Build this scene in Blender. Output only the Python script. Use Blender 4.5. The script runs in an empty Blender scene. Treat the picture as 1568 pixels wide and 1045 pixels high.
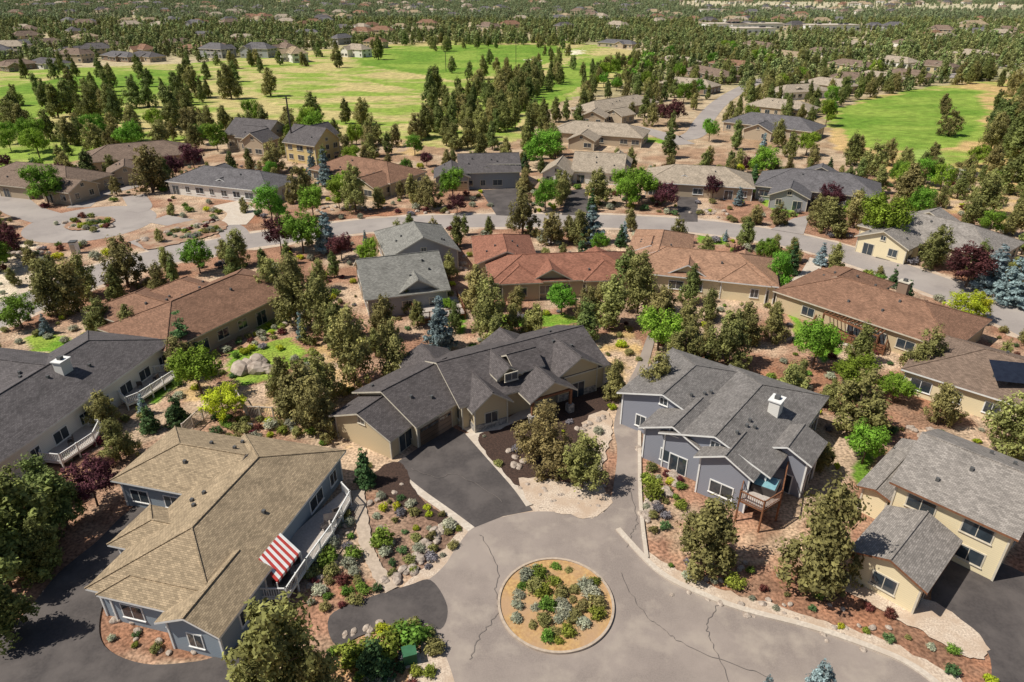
import bpy, math, random, bmesh
import numpy as np
from mathutils import Vector
R=random.Random(11); NR=np.random.RandomState(5)
H=45.0; PIT=math.radians(27.6); F=1045.0; CX=784.0; CY=522.5
sp,cp=math.sin(PIT),math.cos(PIT)
def P(x,y,z=0.0):
    # survey of the photograph: plan position of a point seen at (x,y) that stands at height z
    u=(x-CX)/F; v=(CY-y)/F
    dz=-sp+cp*v; dy=cp+sp*v
    t=(z-H)/dz
    return Vector((u*t,dy*t))
def hgt(x,yb,yt):
    b=P(x,yb); v=(CY-yt)/F
    dz=-sp+cp*v; dy=cp+sp*v
    return H+b.y*dz/dy
scene=bpy.context.scene
COL=scene.collection
# ------------------------------------------------ materials
def nm(name):
    m=bpy.data.materials.new(name); m.use_nodes=True
    nt=m.node_tree; b=nt.nodes['Principled BSDF']; return m,nt,b
def mat(name,c1,c2=None,scale=3.0,rough=0.85,bump=0.0,detail=4,c3=None,scale3=0.3,spec=0.3,metal=0,c4=None,scale4=.05):
    m,nt,b=nm(name); N=nt.nodes; L=nt.links
    b.inputs['Roughness'].default_value=rough
    b.inputs['Specular IOR Level'].default_value=spec
    b.inputs['Metallic'].default_value=metal
    if c2 is None: c2=tuple(c*0.8 for c in c1)
    tc=N.new('ShaderNodeTexCoord'); no=N.new('ShaderNodeTexNoise')
    no.inputs['Scale'].default_value=scale; no.inputs['Detail'].default_value=detail
    L.new(tc.outputs['Object'],no.inputs['Vector'])
    r=N.new('ShaderNodeValToRGB'); r.color_ramp.elements[0].position=.35; r.color_ramp.elements[1].position=.65
    r.color_ramp.elements[0].color=(*c2,1); r.color_ramp.elements[1].color=(*c1,1)
    L.new(no.outputs['Fac'],r.inputs['Fac']); out=r.outputs['Color']
    for cc,ss,lo,hi in ((c3,scale3,.42,.62),(c4,scale4,.5,.72)):
        if not cc: continue
        n3=N.new('ShaderNodeTexNoise'); n3.inputs['Scale'].default_value=ss; n3.inputs['Detail'].default_value=6; n3.inputs['Roughness'].default_value=.6
        L.new(tc.outputs['Object'],n3.inputs['Vector'])
        r3=N.new('ShaderNodeValToRGB'); r3.color_ramp.elements[0].position=lo; r3.color_ramp.elements[1].position=hi
        L.new(n3.outputs['Fac'],r3.inputs['Fac'])
        mx=N.new('ShaderNodeMixRGB'); L.new(r3.outputs['Color'],mx.inputs['Fac']); L.new(out,mx.inputs[1]); mx.inputs[2].default_value=(*cc,1)
        out=mx.outputs['Color']
    L.new(out,b.inputs['Base Color'])
    if bump:
        bp=N.new('ShaderNodeBump'); bp.inputs['Strength'].default_value=bump; bp.inputs['Distance'].default_value=.05
        L.new(no.outputs['Fac'],bp.inputs['Height']); L.new(bp.outputs['Normal'],b.inputs['Normal'])
    return m
def roofmat(name,c):
    m,nt,b=nm(name); N=nt.nodes; L=nt.links
    b.inputs['Roughness'].default_value=.9; b.inputs['Specular IOR Level'].default_value=.2
    uv=N.new('ShaderNodeUVMap')
    br=N.new('ShaderNodeTexBrick'); br.inputs['Scale'].default_value=1
    br.inputs['Brick Width'].default_value=.33; br.inputs['Row Height'].default_value=.16
    br.inputs['Mortar Size'].default_value=.014; br.inputs['Bias'].default_value=0
    br.inputs['Color1'].default_value=(*[x*.74 for x in c],1); br.inputs['Color2'].default_value=(*[x*1.24 for x in c],1)
    br.inputs['Mortar'].default_value=(*[x*.55 for x in c],1)
    L.new(uv.outputs['UV'],br.inputs['Vector'])
    no=N.new('ShaderNodeTexNoise'); no.inputs['Scale'].default_value=.6; no.inputs['Detail'].default_value=8; no.inputs['Roughness'].default_value=.65
    L.new(uv.outputs['UV'],no.inputs['Vector'])
    mr=N.new('ShaderNodeMapRange'); mr.inputs[1].default_value=.3; mr.inputs[2].default_value=.7; mr.inputs[3].default_value=.76; mr.inputs[4].default_value=1.22
    L.new(no.outputs['Fac'],mr.inputs[0])
    mx=N.new('ShaderNodeVectorMath'); mx.operation='SCALE'
    L.new(br.outputs['Color'],mx.inputs[0]); L.new(mr.outputs[0],mx.inputs['Scale'])
    L.new(mx.outputs[0],b.inputs['Base Color'])
    bp=N.new('ShaderNodeBump'); bp.inputs['Strength'].default_value=.4; bp.inputs['Distance'].default_value=.02
    L.new(br.outputs['Fac'],bp.inputs['Height']); bp.invert=True; L.new(bp.outputs['Normal'],b.inputs['Normal'])
    return m
def wallmat(name,c):
    m,nt,b=nm(name); N=nt.nodes; L=nt.links
    b.inputs['Roughness'].default_value=.8
    tc=N.new('ShaderNodeTexCoord'); wv=N.new('ShaderNodeTexWave'); wv.bands_direction='Z'; wv.wave_profile='SAW'
    wv.inputs['Scale'].default_value=1.55
    L.new(tc.outputs['Object'],wv.inputs['Vector'])
    r=N.new('ShaderNodeValToRGB'); r.color_ramp.elements[0].position=.0; r.color_ramp.elements[1].position=.15
    r.color_ramp.elements[0].color=(*[x*.72 for x in c],1); r.color_ramp.elements[1].color=(*c,1)
    L.new(wv.outputs['Fac'],r.inputs['Fac']); L.new(r.outputs['Color'],b.inputs['Base Color'])
    return m
def leafmat(name,c,hv=.04,trl=.25):
    m,nt,b=nm(name); N=nt.nodes; L=nt.links
    b.inputs['Roughness'].default_value=.75; b.inputs['Specular IOR Level'].default_value=.2
    at=N.new('ShaderNodeAttribute'); at.attribute_name='tint'
    oi=N.new('ShaderNodeObjectInfo')
    hs=N.new('ShaderNodeHueSaturation'); hs.inputs['Color'].default_value=(*c,1)
    mh=N.new('ShaderNodeMapRange'); mh.inputs[3].default_value=.5-hv; mh.inputs[4].default_value=.5+hv*.7
    L.new(oi.outputs['Random'],mh.inputs[0]); L.new(mh.outputs[0],hs.inputs['Hue'])
    mul=N.new('ShaderNodeMath'); mul.operation='MULTIPLY_ADD'; mul.inputs[1].default_value=7.13; mul.inputs[2].default_value=0
    L.new(oi.outputs['Random'],mul.inputs[0]); fr=N.new('ShaderNodeMath'); fr.operation='FRACT'; L.new(mul.outputs[0],fr.inputs[0])
    mv=N.new('ShaderNodeMapRange'); mv.inputs[3].default_value=.72; mv.inputs[4].default_value=1.3; L.new(fr.outputs[0],mv.inputs[0])
    m2=N.new('ShaderNodeMath'); m2.operation='MULTIPLY'; L.new(mv.outputs[0],m2.inputs[0]); L.new(at.outputs['Fac'],m2.inputs[1])
    L.new(m2.outputs[0],hs.inputs['Value'])
    L.new(hs.outputs['Color'],b.inputs['Base Color'])
    if trl:
        tr=N.new('ShaderNodeBsdfTranslucent'); L.new(hs.outputs['Color'],tr.inputs['Color'])
        ms=N.new('ShaderNodeMixShader'); ms.inputs[0].default_value=trl
        L.new(b.outputs[0],ms.inputs[1]); L.new(tr.outputs[0],ms.inputs[2]); L.new(ms.outputs[0],N['Material Output'].inputs['Surface'])
    return m
M={}
M['road']=mat('weathered_asphalt',(.28,.232,.205),(.235,.195,.172),9,.9,.2,c3=(.33,.275,.24),scale3=.15,c4=(.38,.32,.27),scale4=.35)
M['street']=mat('street_asphalt',(.34,.297,.275),(.30,.262,.24),3,.9,.1,c3=(.38,.335,.305),scale3=.07,c4=(.28,.247,.23),scale4=.2)
M['drive']=mat('driveway_asphalt',(.085,.073,.07),(.067,.058,.056),5,.85,.2,c3=(.115,.099,.093),scale3=.35)
M['seal']=mat('crack_sealant',(.19,.16,.145),(.16,.14,.125),5,.7)
M['conc']=mat('concrete',(.64,.56,.47),(.49,.42,.35),4,.9,.1,c3=(.52,.44,.36),scale3=.8)
M['gravel']=mat('pale_gravel',(.70,.58,.46),(.42,.33,.26),7,.95,.5,c3=(.48,.36,.265),scale3=.4)
M['kerb']=mat('kerb_concrete',(.52,.42,.33),(.4,.32,.25),3,.9)
M['mulch']=mat('dark_mulch',(.08,.047,.035),(.04,.025,.02),6,.95,.6)
M['white']=mat('white_paint',(.8,.79,.77),(.72,.71,.69),2,.6)
M['trim']=mat('trim_beige',(.62,.56,.46),(.52,.47,.38),2,.7)
M['dtrim']=mat('trim_dark',(.07,.06,.055),(.05,.04,.04),2,.7)
M['stone']=mat('stone_veneer',(.42,.38,.34),(.18,.17,.165),3.5,.9,.5,detail=1)
M['rock']=mat('boulder_stone',(.50,.42,.35),(.28,.22,.18),2.5,.95,.6)
M['bark']=mat('bark',(.16,.11,.08),(.09,.06,.045),6,.95,.5)
M['wood']=mat('stained_timber',(.25,.11,.055),(.17,.075,.04),5,.8)
M['deck']=mat('deck_boards',(.5,.44,.4),(.4,.35,.31),5,.8)
M['glass']=mat('window_glass',(.045,.06,.075),(.03,.04,.05),1,.08,spec=.9)
M['metal']=mat('vent_metal',(.12,.12,.12),(.08,.08,.08),2,.5)
M['solar']=mat('solar_glass',(.02,.025,.04),(.015,.018,.03),2,.25,spec=.6)
M['red']=mat('red_canvas',(.55,.06,.05),(.45,.05,.04),2,.8)
M['green']=mat('green_enamel',(.05,.16,.08),(.04,.12,.06),2,.5)
M['water']=mat('spa_water',(.25,.45,.5),(.2,.4,.45),3,.1,spec=.8)
for k,c in dict(cream=(.76,.65,.43),beige=(.55,.44,.28),blue=(.27,.32,.37),tan=(.44,.35,.25),grey=(.33,.33,.34),lav=(.25,.26,.305),brown=(.26,.18,.13),yel=(.62,.48,.22),white_=(.74,.71,.66),green_=(.3,.3,.22)).items():
    M['w_'+k]=wallmat('siding_'+k,c)
for k,c in dict(char=(.112,.098,.097),tan=(.36,.275,.18),slate=(.15,.14,.145),dgrey=(.125,.112,.113),rust=(.26,.145,.095),brick=(.30,.135,.09),orange=(.37,.215,.14),grey=(.21,.193,.182),lgrey=(.29,.26,.235),ltan=(.40,.33,.255),brown=(.22,.157,.12),green=(.24,.232,.21)).items():
    M['r_'+k]=roofmat('shingles_'+k,c)
L_={}
L_['jun']=leafmat('juniper_foliage',(.275,.265,.09),.03)
L_['pine']=leafmat('pine_foliage',(.20,.235,.07),.03)
L_['con']=leafmat('dark_conifer_foliage',(.09,.165,.06),.02)
L_['spr']=leafmat('blue_spruce_foliage',(.27,.35,.36),.02)
L_['dec']=leafmat('broadleaf_foliage',(.18,.32,.035),.035)
L_['yel']=leafmat('yellow_foliage',(.42,.46,.03),.02)
L_['plum']=leafmat('plum_foliage',(.11,.038,.042),.02)
L_['far']=leafmat('haze_tinted_foliage',(.215,.25,.09),.04,0)  # slight distance haze mixed into the leaf colour
L_['far_hazy']=leafmat('far_haze_tinted_foliage',(.25,.295,.155),.03,0)  # paler, greyer leaves: aerial haze painted into the colour of the farthest trees
L_['gold']=leafmat('dry_juniper_foliage',(.38,.29,.125),.01)
L_['sage']=leafmat('sage_foliage',(.42,.43,.31),.03)
L_['box']=leafmat('boxwood_foliage',(.18,.26,.04),.05)
L_['burg']=leafmat('barberry_foliage',(.17,.055,.045),.03)
L_['lavf']=leafmat('lavender_foliage',(.24,.22,.24),.03)
# ------------------------------------------------ mesh builder
class MB:
    def __init__(s): s.v=[];s.f=[];s.m=[];s.uv=[];s.ms=[]
    def mi(s,m):
        if m not in s.ms: s.ms.append(m)
        return s.ms.index(m)
    def poly(s,pts,m,uv=None):
        i=len(s.v); s.v+=[tuple(p) for p in pts]; s.f.append(list(range(i,i+len(pts)))); s.m.append(s.mi(m))
        s.uv+= (uv if uv else [(p[0],p[1]) for p in pts])
    def box(s,c,d,ln,dp,z0,z1,m):
        d=Vector(d).normalized(); n=Vector((-d.y,d.x)); a=d*ln/2; b=n*dp/2; c=Vector(c)
        q=[c-a-b,c+a-b,c+a+b,c-a+b]
        lo=[(p.x,p.y,z0) for p in q]; hi=[(p.x,p.y,z1) for p in q]
        s.poly(hi,m); s.poly(lo[::-1],m)
        for i in range(4):
            j=(i+1)%4; s.poly([lo[i],lo[j],hi[j],hi[i]],m)
    def beam(s,a,b,r,m):
        a=Vector(a);b=Vector(b);d=(b-a).normalized(); up=Vector((0,0,1)) if abs(d.z)<.9 else Vector((1,0,0))
        x=d.cross(up).normalized()*r; y=d.cross(x).normalized()*r
        q=[-x-y,x-y,x+y,-x+y]
        for i in range(4):
            j=(i+1)%4; s.poly([a+q[i],a+q[j],b+q[j],b+q[i]],m)
        s.poly([a+k for k in q],m); s.poly([b+k for k in q],m)
    def obj(s,name,parent=None,org=(0,0,0)):
        me=bpy.data.meshes.new(name)
        v=np.array(s.v,dtype=float)-np.array(org) if s.v else np.zeros((0,3))
        me.from_pydata(v.tolist(),[],s.f)
        for m in s.ms: me.materials.append(m)
        me.polygons.foreach_set('material_index',s.m)
        u=me.uv_layers.new(name='UVMap'); u.data.foreach_set('uv',np.array(s.uv,dtype=float).ravel())
        me.update()
        o=bpy.data.objects.new(name,me); COL.objects.link(o)
        if parent: o.parent=parent
        else: o.location=org
        return o
def empty(name,loc):
    e=bpy.data.objects.new(name,None); e.empty_display_size=.5; COL.objects.link(e); e.location=loc; return e
# ------------------------------------------------ obstacles for planting
OBB=[]; POLYS=[]; LINES=[]
def pin(x,y,poly):
    c=False; n=len(poly); j=n-1
    for i in range(n):
        xi,yi=poly[i][0],poly[i][1]; xj,yj=poly[j][0],poly[j][1]
        if (yi>y)!=(yj>y) and x<(xj-xi)*(y-yi)/(yj-yi)+xi: c=not c
        j=i
    return c
def blocked(x,y,mg=1.5):
    for c,d,hl,hw in OBB:
        dx=x-c.x; dy=y-c.y
        if abs(dx*d.x+dy*d.y)<hl+mg and abs(-dx*d.y+dy*d.x)<hw+mg: return True
    for (bb,pts) in POLYS:
        if bb[0]-1<x<bb[1]+1 and bb[2]-1<y<bb[3]+1 and pin(x,y,pts): return True
    for pts,w,bb in LINES:
        if bb[0]-8<x<bb[1]+8 and bb[2]-8<y<bb[3]+8:
            for p in pts:
                if (p[0]-x)**2+(p[1]-y)**2<(w/2+mg)**2: return True
    return False
# ------------------------------------------------ houses
class House:
    def __init__(s,name,roof,wall,trim='trim',fas=None,single=False,gd=None):
        s.name=name;s.rf=M['r_'+roof];s.wl=M['w_'+wall];s.tr=M[trim];s.fas=M[fas] if fas else s.tr
        s.R=MB();s.W=MB();s.G=MB();s.ang=None;s.n=0;s.single=single;s.cs=[]; s.gd=M[gd] if gd else (M['white'] if trim=='white' else M['w_beige'])
    def axis(s,d,snap):
        a=math.atan2(d.y,d.x)
        if s.ang is None: s.ang=a; return d
        if not snap: return d
        k=round((a-s.ang)/(math.pi/2)); a=s.ang+k*math.pi/2
        return Vector((math.cos(a),math.sin(a)))
    def window(s,c,d,n,w,h,z):
        tr=s.tr if s.tr is not M['dtrim'] else M['trim']
        s.G.box(c,d,w+.24,.12,z-.12,z+h+.12,tr)
        s.G.box(c+n*.003,d,w,.16,z,z+h,M['glass'])
        s.G.box(c+n*.004,d,.06,.2,z,z+h,tr)
        s.G.box(c+n*.03,d,w+.34,.2,z-.2,z-.12,tr)
    def wing(s,a,b,w,e1,e2,e,sl,oh=.55,gar=(),win=True,z0=0,open_=False,stone=False):
        s.n+=1; e=e+.011*s.n
        zr=e+sl*w/2; d=(b-a).normalized(); n=Vector((-d.y,d.x)); hw=w/2; th=.2
        A=a-d*hw if e1=='h' else a; B=b+d*hw if e2=='h' else b
        def v3(p,z): return Vector((p.x,p.y,z))
        c=[v3(A-n*hw,e),v3(A+n*hw,e),v3(B+n*hw,e),v3(B-n*hw,e)]; ra=v3(a,zr); rb=v3(b,zr)
        sd=math.sqrt(hw*hw+(zr-e)**2)
        def U(p,ax,o): return (p.xy-o).dot(ax)
        def add(pts,ax):
            uv=[(U(p,ax,A),(p.z-e)/(zr-e)*sd) for p in pts]
            s.R.poly(pts,s.rf,uv); s.R.poly([p-Vector((0,0,th)) for p in pts][::-1],s.fas)
        add([c[1],c[2],rb,ra],d); add([c[0],ra,rb,c[3]],d)
        per=[]
        if e1=='h': add([c[0],c[1],ra],n); per+= [(c[0],c[1])]
        else: per+=[(c[0],ra),(ra,c[1])]
        per.append((c[1],c[2]))
        if e2=='h': add([c[2],c[3],rb],n); per+=[(c[2],c[3])]
        else: per+=[(c[2],rb),(rb,c[3])]
        per.append((c[3],c[0]))
        dn=Vector((0,0,th))
        for p,q in per: s.R.poly([p,q,q-dn,p-dn],s.fas)
        up=Vector((0,0,.02))
        s.R.beam(ra+up,rb+up,.07,s.rf)
        if e1=='h': s.R.beam(ra+up,c[0]+up,.06,s.rf); s.R.beam(ra+up,c[1]+up,.06,s.rf)
        if e2=='h': s.R.beam(rb+up,c[2]+up,.06,s.rf); s.R.beam(rb+up,c[3]+up,.06,s.rf)
        L=(B-A).length
        OBB.append(((A+B)/2,d,L/2,hw)); s.cs.append((A+B)/2)
        iA=A+d*oh; iB=B-d*oh; ww=hw-oh; zt=e+sl*oh-th-.01
        q=[iA-n*ww,iA+n*ww,iB+n*ww,iB-n*ww]
        if open_:
            for p in (iB+n*(ww-.1),iB-n*(ww-.1)):
                s.G.box(p,d,.75,.75,z0,1.2,M['stone']); s.G.box(p,d,.3,.3,1.2,zt,M['wood'])
            s.G.beam(v3(iB+n*ww,zt-.2),v3(iB-n*ww,zt-.2),.14,M['wood'])
            s.W.poly([v3(iB-n*ww,zt),v3(iB+n*ww,zt),v3(iB,zr-th-.01)],s.wl); return
        for i in range(4):
            p,r=q[i],q[(i+1)%4]
            pts=[v3(p,z0),v3(r,z0),v3(r,zt),v3(p,zt)]
            if i==0 and e1=='g': pts=[v3(p,z0),v3(r,z0),v3(r,zt),v3(iA,zr-th-.01),v3(p,zt)]
            if i==2 and e2=='g': pts=[v3(p,z0),v3(r,z0),v3(r,zt),v3(iB,zr-th-.01),v3(p,zt)]
            s.W.poly(pts,s.wl)
            s.G.box(p,d,.16,.16,z0,zt-.02,s.tr)
            if stone: dd=(r-p).normalized(); s.G.box((p+r)/2,dd,(r-p).length+.1,.14,z0,1.0,M['stone'])
        sides=[]; nn=[-d,n,d,-n]
        for i in range(4): sides.append((q[i],q[(i+1)%4],nn[i]))
        gs={}
        for g in gar:
            gp=P(g[0],g[1],1.2); best=None
            for i,(p,r,o) in enumerate(sides):
                dd=(r-p); l=dd.length; dd=dd/l; t=max(.0,min(l,(gp-p).dot(dd))); dist=(p+dd*t-gp).length
                if best is None or dist<best[0]: best=(dist,i,t)
            gs.setdefault(best[1],[]).append((best[2],g[2] if len(g)>2 else 4.8))
        for i,(p,r,o) in enumerate(sides):
            dd=(r-p); l=dd.length; dd=dd/l
            if i in gs:
                for t,gw in gs[i]:
                    t=max(gw/2+.3,min(l-gw/2-.3,t)); c2=p+dd*t
                    s.G.box(c2,dd,gw+.3,.14,z0,2.55,s.tr)
                    s.G.box(c2+o*.01,dd,gw,.18,z0+.02,2.35,s.gd)
                    for k in range(1,4): s.G.box(c2+o*.012,dd,gw,.2,z0+k*.58,z0+k*.58+.03,M['dtrim'])
                    for k in range(-2,3): s.G.box(c2+o*.013+dd*k*gw/5,dd,gw/7,.19,1.9,2.2,M['glass'])
                continue
            if not win or l<2: continue
            k=max(1,int(l/3.3))
            for j in range(k):
                if R.random()<.15: continue
                t=(j+.5)*l/k; wz=R.choice([1.1,1.5,1.8,2.2])
                if R.random()<.15: s.window(p+dd*t,dd,o,1.8,2.0,z0+.1)
                else: s.window(p+dd*t,dd,o,min(wz,l-.6),1.25,z0+.95)
                if zt-z0>4.8 : s.window(p+dd*t,dd,o,min(wz,l-.6),1.2,z0+3.6)
            if ((i==0 and e1=='g') or (i==2 and e2=='g')) and w>7:
                s.window((p+r)/2,dd,o,.8,.7,zt+.4)
        if w>8 and L>8:
            for k in range(4):
                t=R.uniform(.15,.85); f=R.uniform(.2,.7); sg=R.choice([-1,1])
                pc=a.lerp(b,t)+n*sg*hw*f; zz=zr-(zr-e)*f
                s.G.box(pc,d,.28,.28,zz-.1,zz+.3,M['metal'])
    def r(s,p1,p2,w,e1='g',e2='g',e=3.2,sl=.4,snap=True,**k):
        zr=e+sl*w/2; a=P(*p1,zr); b=P(*p2,zr); m=(a+b)/2; l=(b-a).length
        d=s.axis((b-a).normalized(),snap); s.wing(m-d*l/2,m+d*l/2,w,e1,e2,e,sl,**k); return s
    def e(s,c1,c2,op,e1='g',e2='g',e=3.2,sl=.4,snap=True,**k):
        a=P(*c1,e); b=P(*c2,e); o=P(*op,e); l=(b-a).length; m=(a+b)/2
        d=s.axis((b-a).normalized(),snap); n=Vector((-d.y,d.x)); w=(o-m).dot(n); m=m+n*w/2; w=abs(w)
        A=m-d*l/2; B=m+d*l/2
        if e1=='h': A=A+d*min(w/2,l/2-.05)
        if e2=='h': B=B-d*min(w/2,l/2-.05)
        s.wing(A,B,w,e1,e2,e,sl,**k); return s
    def f(s,pk,to,w,L,e=3.2,sl=.45,snap=True,end='g',**k):
        zr=e+sl*w/2; a=P(*pk,zr); t=P(*to,0); d=s.axis((t-a).normalized(),snap)
        s.wing(a-d*L,a,w,'g',end,e,sl,**k); return s
    def fe(s,mid,to,w,L,e=3.2,sl=.45,snap=True,out=0,**k):
        a=P(*mid,e); t=P(*to,0); d=s.axis((t-a).normalized(),snap); a=a+d*out
        s.wing(a-d*L,a,w,'g','g',e,sl,**k); return s
    def chimney(s,x,y,z=6.5,w=1.1,l=1.4,m='w_white_'):
        c=P(x,y,z); a=s.ang or 0; d=Vector((math.cos(a),math.sin(a)))
        s.G.box(c,d,l,w,2.5,z,M[m]); s.G.box(c,d,l+.25,w+.25,z,z+.12,s.tr)
        s.G.box(c,d,.5,.5,z+.12,z+.5,M['metal']); return s
    def skylight(s,x,y,z=5):
        c=P(x,y,z); a=s.ang or 0; s.G.box(c,Vector((math.cos(a),math.sin(a))),.8,1.1,z-.6,z+.05,M['white']); return s
    def done(s):
        c=sum(s.cs,Vector((0,0)))/len(s.cs); org=(c.x,c.y,0)
        if s.single:
            allm=MB()
            for q in (s.R,s.W,s.G):
                off=len(allm.v); allm.v+=q.v; allm.f+=[[i+off for i in f] for f in q.f]
                allm.m+=[allm.mi(q.ms[i]) for i in q.m]; allm.uv+=q.uv
            return allm.obj(s.name,None,org)
        e=empty(s.name,org)
        s.R.obj('roof',e,org); s.W.obj('walls',e,org); s.G.obj('windows_doors_trim',e,org)
        return e
h=House('craftsman_house','char','beige','trim',gd='w_brown')
h.r((668,556),(893,499),12.5,'g','g',e=3.4,sl=.42)
h.r((583,600),(684,548),11,'g','g',e=3.2,sl=.42,snap=False,gar=[(612,690,2.8),(655,668,4.8)])
h.r((546,634),(600,598),9,'g','g',e=2.8,sl=.42,snap=False)
h.fe((748,617),(790,690),5.2,7,e=3.1,sl=.75,out=1.2,stone=True)
h.fe((838,598),(870,680),6.4,7,e=3.2,sl=.6,out=1.6,open_=True)
h.fe((884,566),(910,640),6.6,7,e=3.8,sl=.6,out=.8,stone=True)
h.fe((781,578),(800,650),3.4,5,e=4.7,sl=.75,win=False)
h.fe((820,548),(840,600),4.6,4,e=4.9,sl=.6,win=False)
h.f((645,527),(630,515),7,7,e=3.2); h.f((765,503),(755,490),6,6,e=3.4,sl=.55)
h.window(P(783,580,4.6),Vector((math.cos(h.ang),math.sin(h.ang))),Vector((math.sin(h.ang),-math.cos(h.ang))),1.5,.8,4.5)
h.done()
h=House('tan_roof_house','tan','blue','white')
h.e((330,948),(530,690),(212,822),'h','h',e=3.4,sl=.4)
h.e((255,667),(430,665),(190,740),'h','g',e=3.4,sl=.4)
h.e((228,775),(330,790),(165,835),'h','g',e=3.35,sl=.4)
h.e((147,912),(290,945),(190,858),'h','g',e=3.3,sl=.4)
h.fe((292,958),(300,1050),5.5,7,e=3.2,sl=.45,out=.5)
h.done()
h=House('grey_roof_house','dgrey','white_','white')
h.r((135,522),(-30,622),13,'h','h',e=3.6,sl=.38).chimney(93,552,6.8)
h.r((80,560),(-60,545),12,'h','h',e=3.6,sl=.38).done()
h=House('rust_roof_house','rust','tan','trim')
h.r((262,462),(362,420),14,'h','h').r((208,448),(270,470),10,'h','g').f((275,428),(262,410),9,8,end='h').done()
h=House('steep_grey_roof_house','green','grey','trim')
h.r((545,398),(672,384),15,'g','g',sl=.5,e=3.4).f((633,340),(628,320),13,9,e=3.6,sl=.5,end='h').fe((640,445),(645,500),7,8,e=3.4,sl=.6,out=1).skylight(620,393,5.5).skylight(640,391,5.5).done()
h=House('brick_roof_house','brick','tan','trim')
h.r((800,390),(920,386),12,'h','h').r((757,360),(790,384),11,'h','g').fe((843,425),(848,480),7,7,sl=.55,out=1.5).f((795,408),(790,470),7,6,end='h').f((925,400),(935,450),8,7,end='h').done()
h=House('orange_roof_house','orange','cream','white')
h.r((1020,378),(1130,388),13,'h','h').r((1005,352),(1020,385),11,'h','g').fe((1052,420),(1050,480),7,7,sl=.55,out=1).f((1142,405),(1145,460),8,7,end='h').f((1000,362),(985,340),8,5,end='h').done()
h=House('long_brown_roof_house','rust','beige','trim')
h.r((1290,425),(1415,462),14,'h','h',sl=.36).chimney(1386,432,5.5,m='w_brown').f((1305,412),(1312,395),10,5,end='h').done()
h=House('solar_roof_house','brown','cream','white')
h.r((1510,535),(1600,560),14,'h','h',sl=.36).done()
h=House('slate_deck_house','grey','lav','white')
h.e((1180,732),(1270,608),(1002,668),'g','h',e=4.4,sl=.36).chimney(1190,612,7.1)
h.f((1065,560),(1045,545),11,8,e=4.4,sl=.34,end='h')
h.fe((1030,672),(1010,760),7.5,7,e=4.0,sl=.45,out=.4)
h.fe((1112,712),(1100,800),6,5,e=4.4,sl=.5,out=.8).f((1232,650),(1250,670),5,5,e=4.4)
h.done()
h=House('cream_two_storey_house','lgrey','cream','trim',fas='wood')
h.e((1362,738),(1560,828),(1432,655),'g','g',e=5.4,sl=.4)
h.e((1312,850),(1345,768),(1440,880),'g','g',e=3.2,sl=.4)
h.e((1320,748),(1372,668),(1375,760),'g','g',e=3.0,sl=.3)
h.done()
def H3(name,roof,wall,r1,r2,w,gs=(),e1='h',e2='h',trim='trim',e=3.2,sl=.42,gar=(),single=False):
    h=House(name,roof,wall,trim,single=single); h.r(r1,r2,w,e1,e2,e=e,sl=sl,gar=gar)
    for g in gs: h.f(g[0],g[1],g[2],g[3],e=g[4] if len(g)>4 else e-.2,sl=sl+.02,gar=g[5] if len(g)>5 else ())
    return h.done()
H3('slate_roof_house','slate','white_',(312,254),(398,262),13,[((336,274),(330,310),7,9,3.0,[(336,300)]),((345,250),(340,235),8,6)],trim='white')
H3('dark_gable_house','dgrey','tan',(360,180),(425,185),13,[((372,192),(375,225),9,9,4.2),((410,197),(412,225),8,8)],'g','g',e=4.5,sl=.6)
H3('yellow_gable_house','dgrey','yel',(450,190),(500,196),11,[((470,194),(475,240),8,9,5.2),((495,208),(500,240),6,8,4)],'g','g',e=5.4,sl=.75)
H3('brown_roof_house','brown','tan',(165,222),(250,215),14,[((190,243),(190,270),9,9)])
H3('brown_roof_house','brown','tan',(25,248),(100,255),14,[((15,261),(0,290),10,10),((80,271),(75,300),9,9)])
H3('tan_hip_house','rust','beige',(530,238),(592,248),14,[((585,262),(588,285),9,8)])
h=House('clerestory_house','dgrey','grey','trim')
h.r((700,236),(795,234),13,'g','g',e=4.2,sl=.5).f((692,260),(700,310),9,10,e=3.4,gar=[(712,300)]).f((745,256),(750,290),8,6,e=4,sl=.3)
for i in range(9): h.window(P(722+9*i,256,4.9),Vector((1,0)),Vector((0,-1)),1.15,1.0,4.5)
h.done()
H3('white_gable_house','ltan','white_',(880,232),(960,236),12,[((852,252),(850,290),8,10),((912,244),(915,285),8,9),((945,242),(950,285),7,9,3.8)],'g','g',sl=.6)
H3('tan_gable_house','ltan','tan',(1035,252),(1110,256),14,[((1048,268),(1050,300),8,9,3,[(1050,290)]),((1100,265),(1105,295),8,8)],trim='white')
H3('slate_hip_house','slate','grey',(1215,258),(1300,266),15,[((1215,276),(1212,300),9,8),((1260,250),(1262,240),9,5)])
H3('grey_hip_house','lgrey','cream',(1400,325),(1490,345),14,[((1388,340),(1380,370),10,9,3,[(1385,360)]),((1440,318),(1445,300),10,5)])
H3('tan_gable_house','ltan','tan',(880,185),(960,190),13,[((915,165),(915,155),10,8),((900,198),(900,220),9,8)],single=True)
H3('tan_gable_house','ltan','tan',(910,155),(975,145),13,[((960,164),(965,180),9,8)],single=True)
H3('blue_grey_roof_house','slate','tan',(1150,172),(1225,180),14,[((1175,185),(1175,200),10,8)],single=True)
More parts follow.
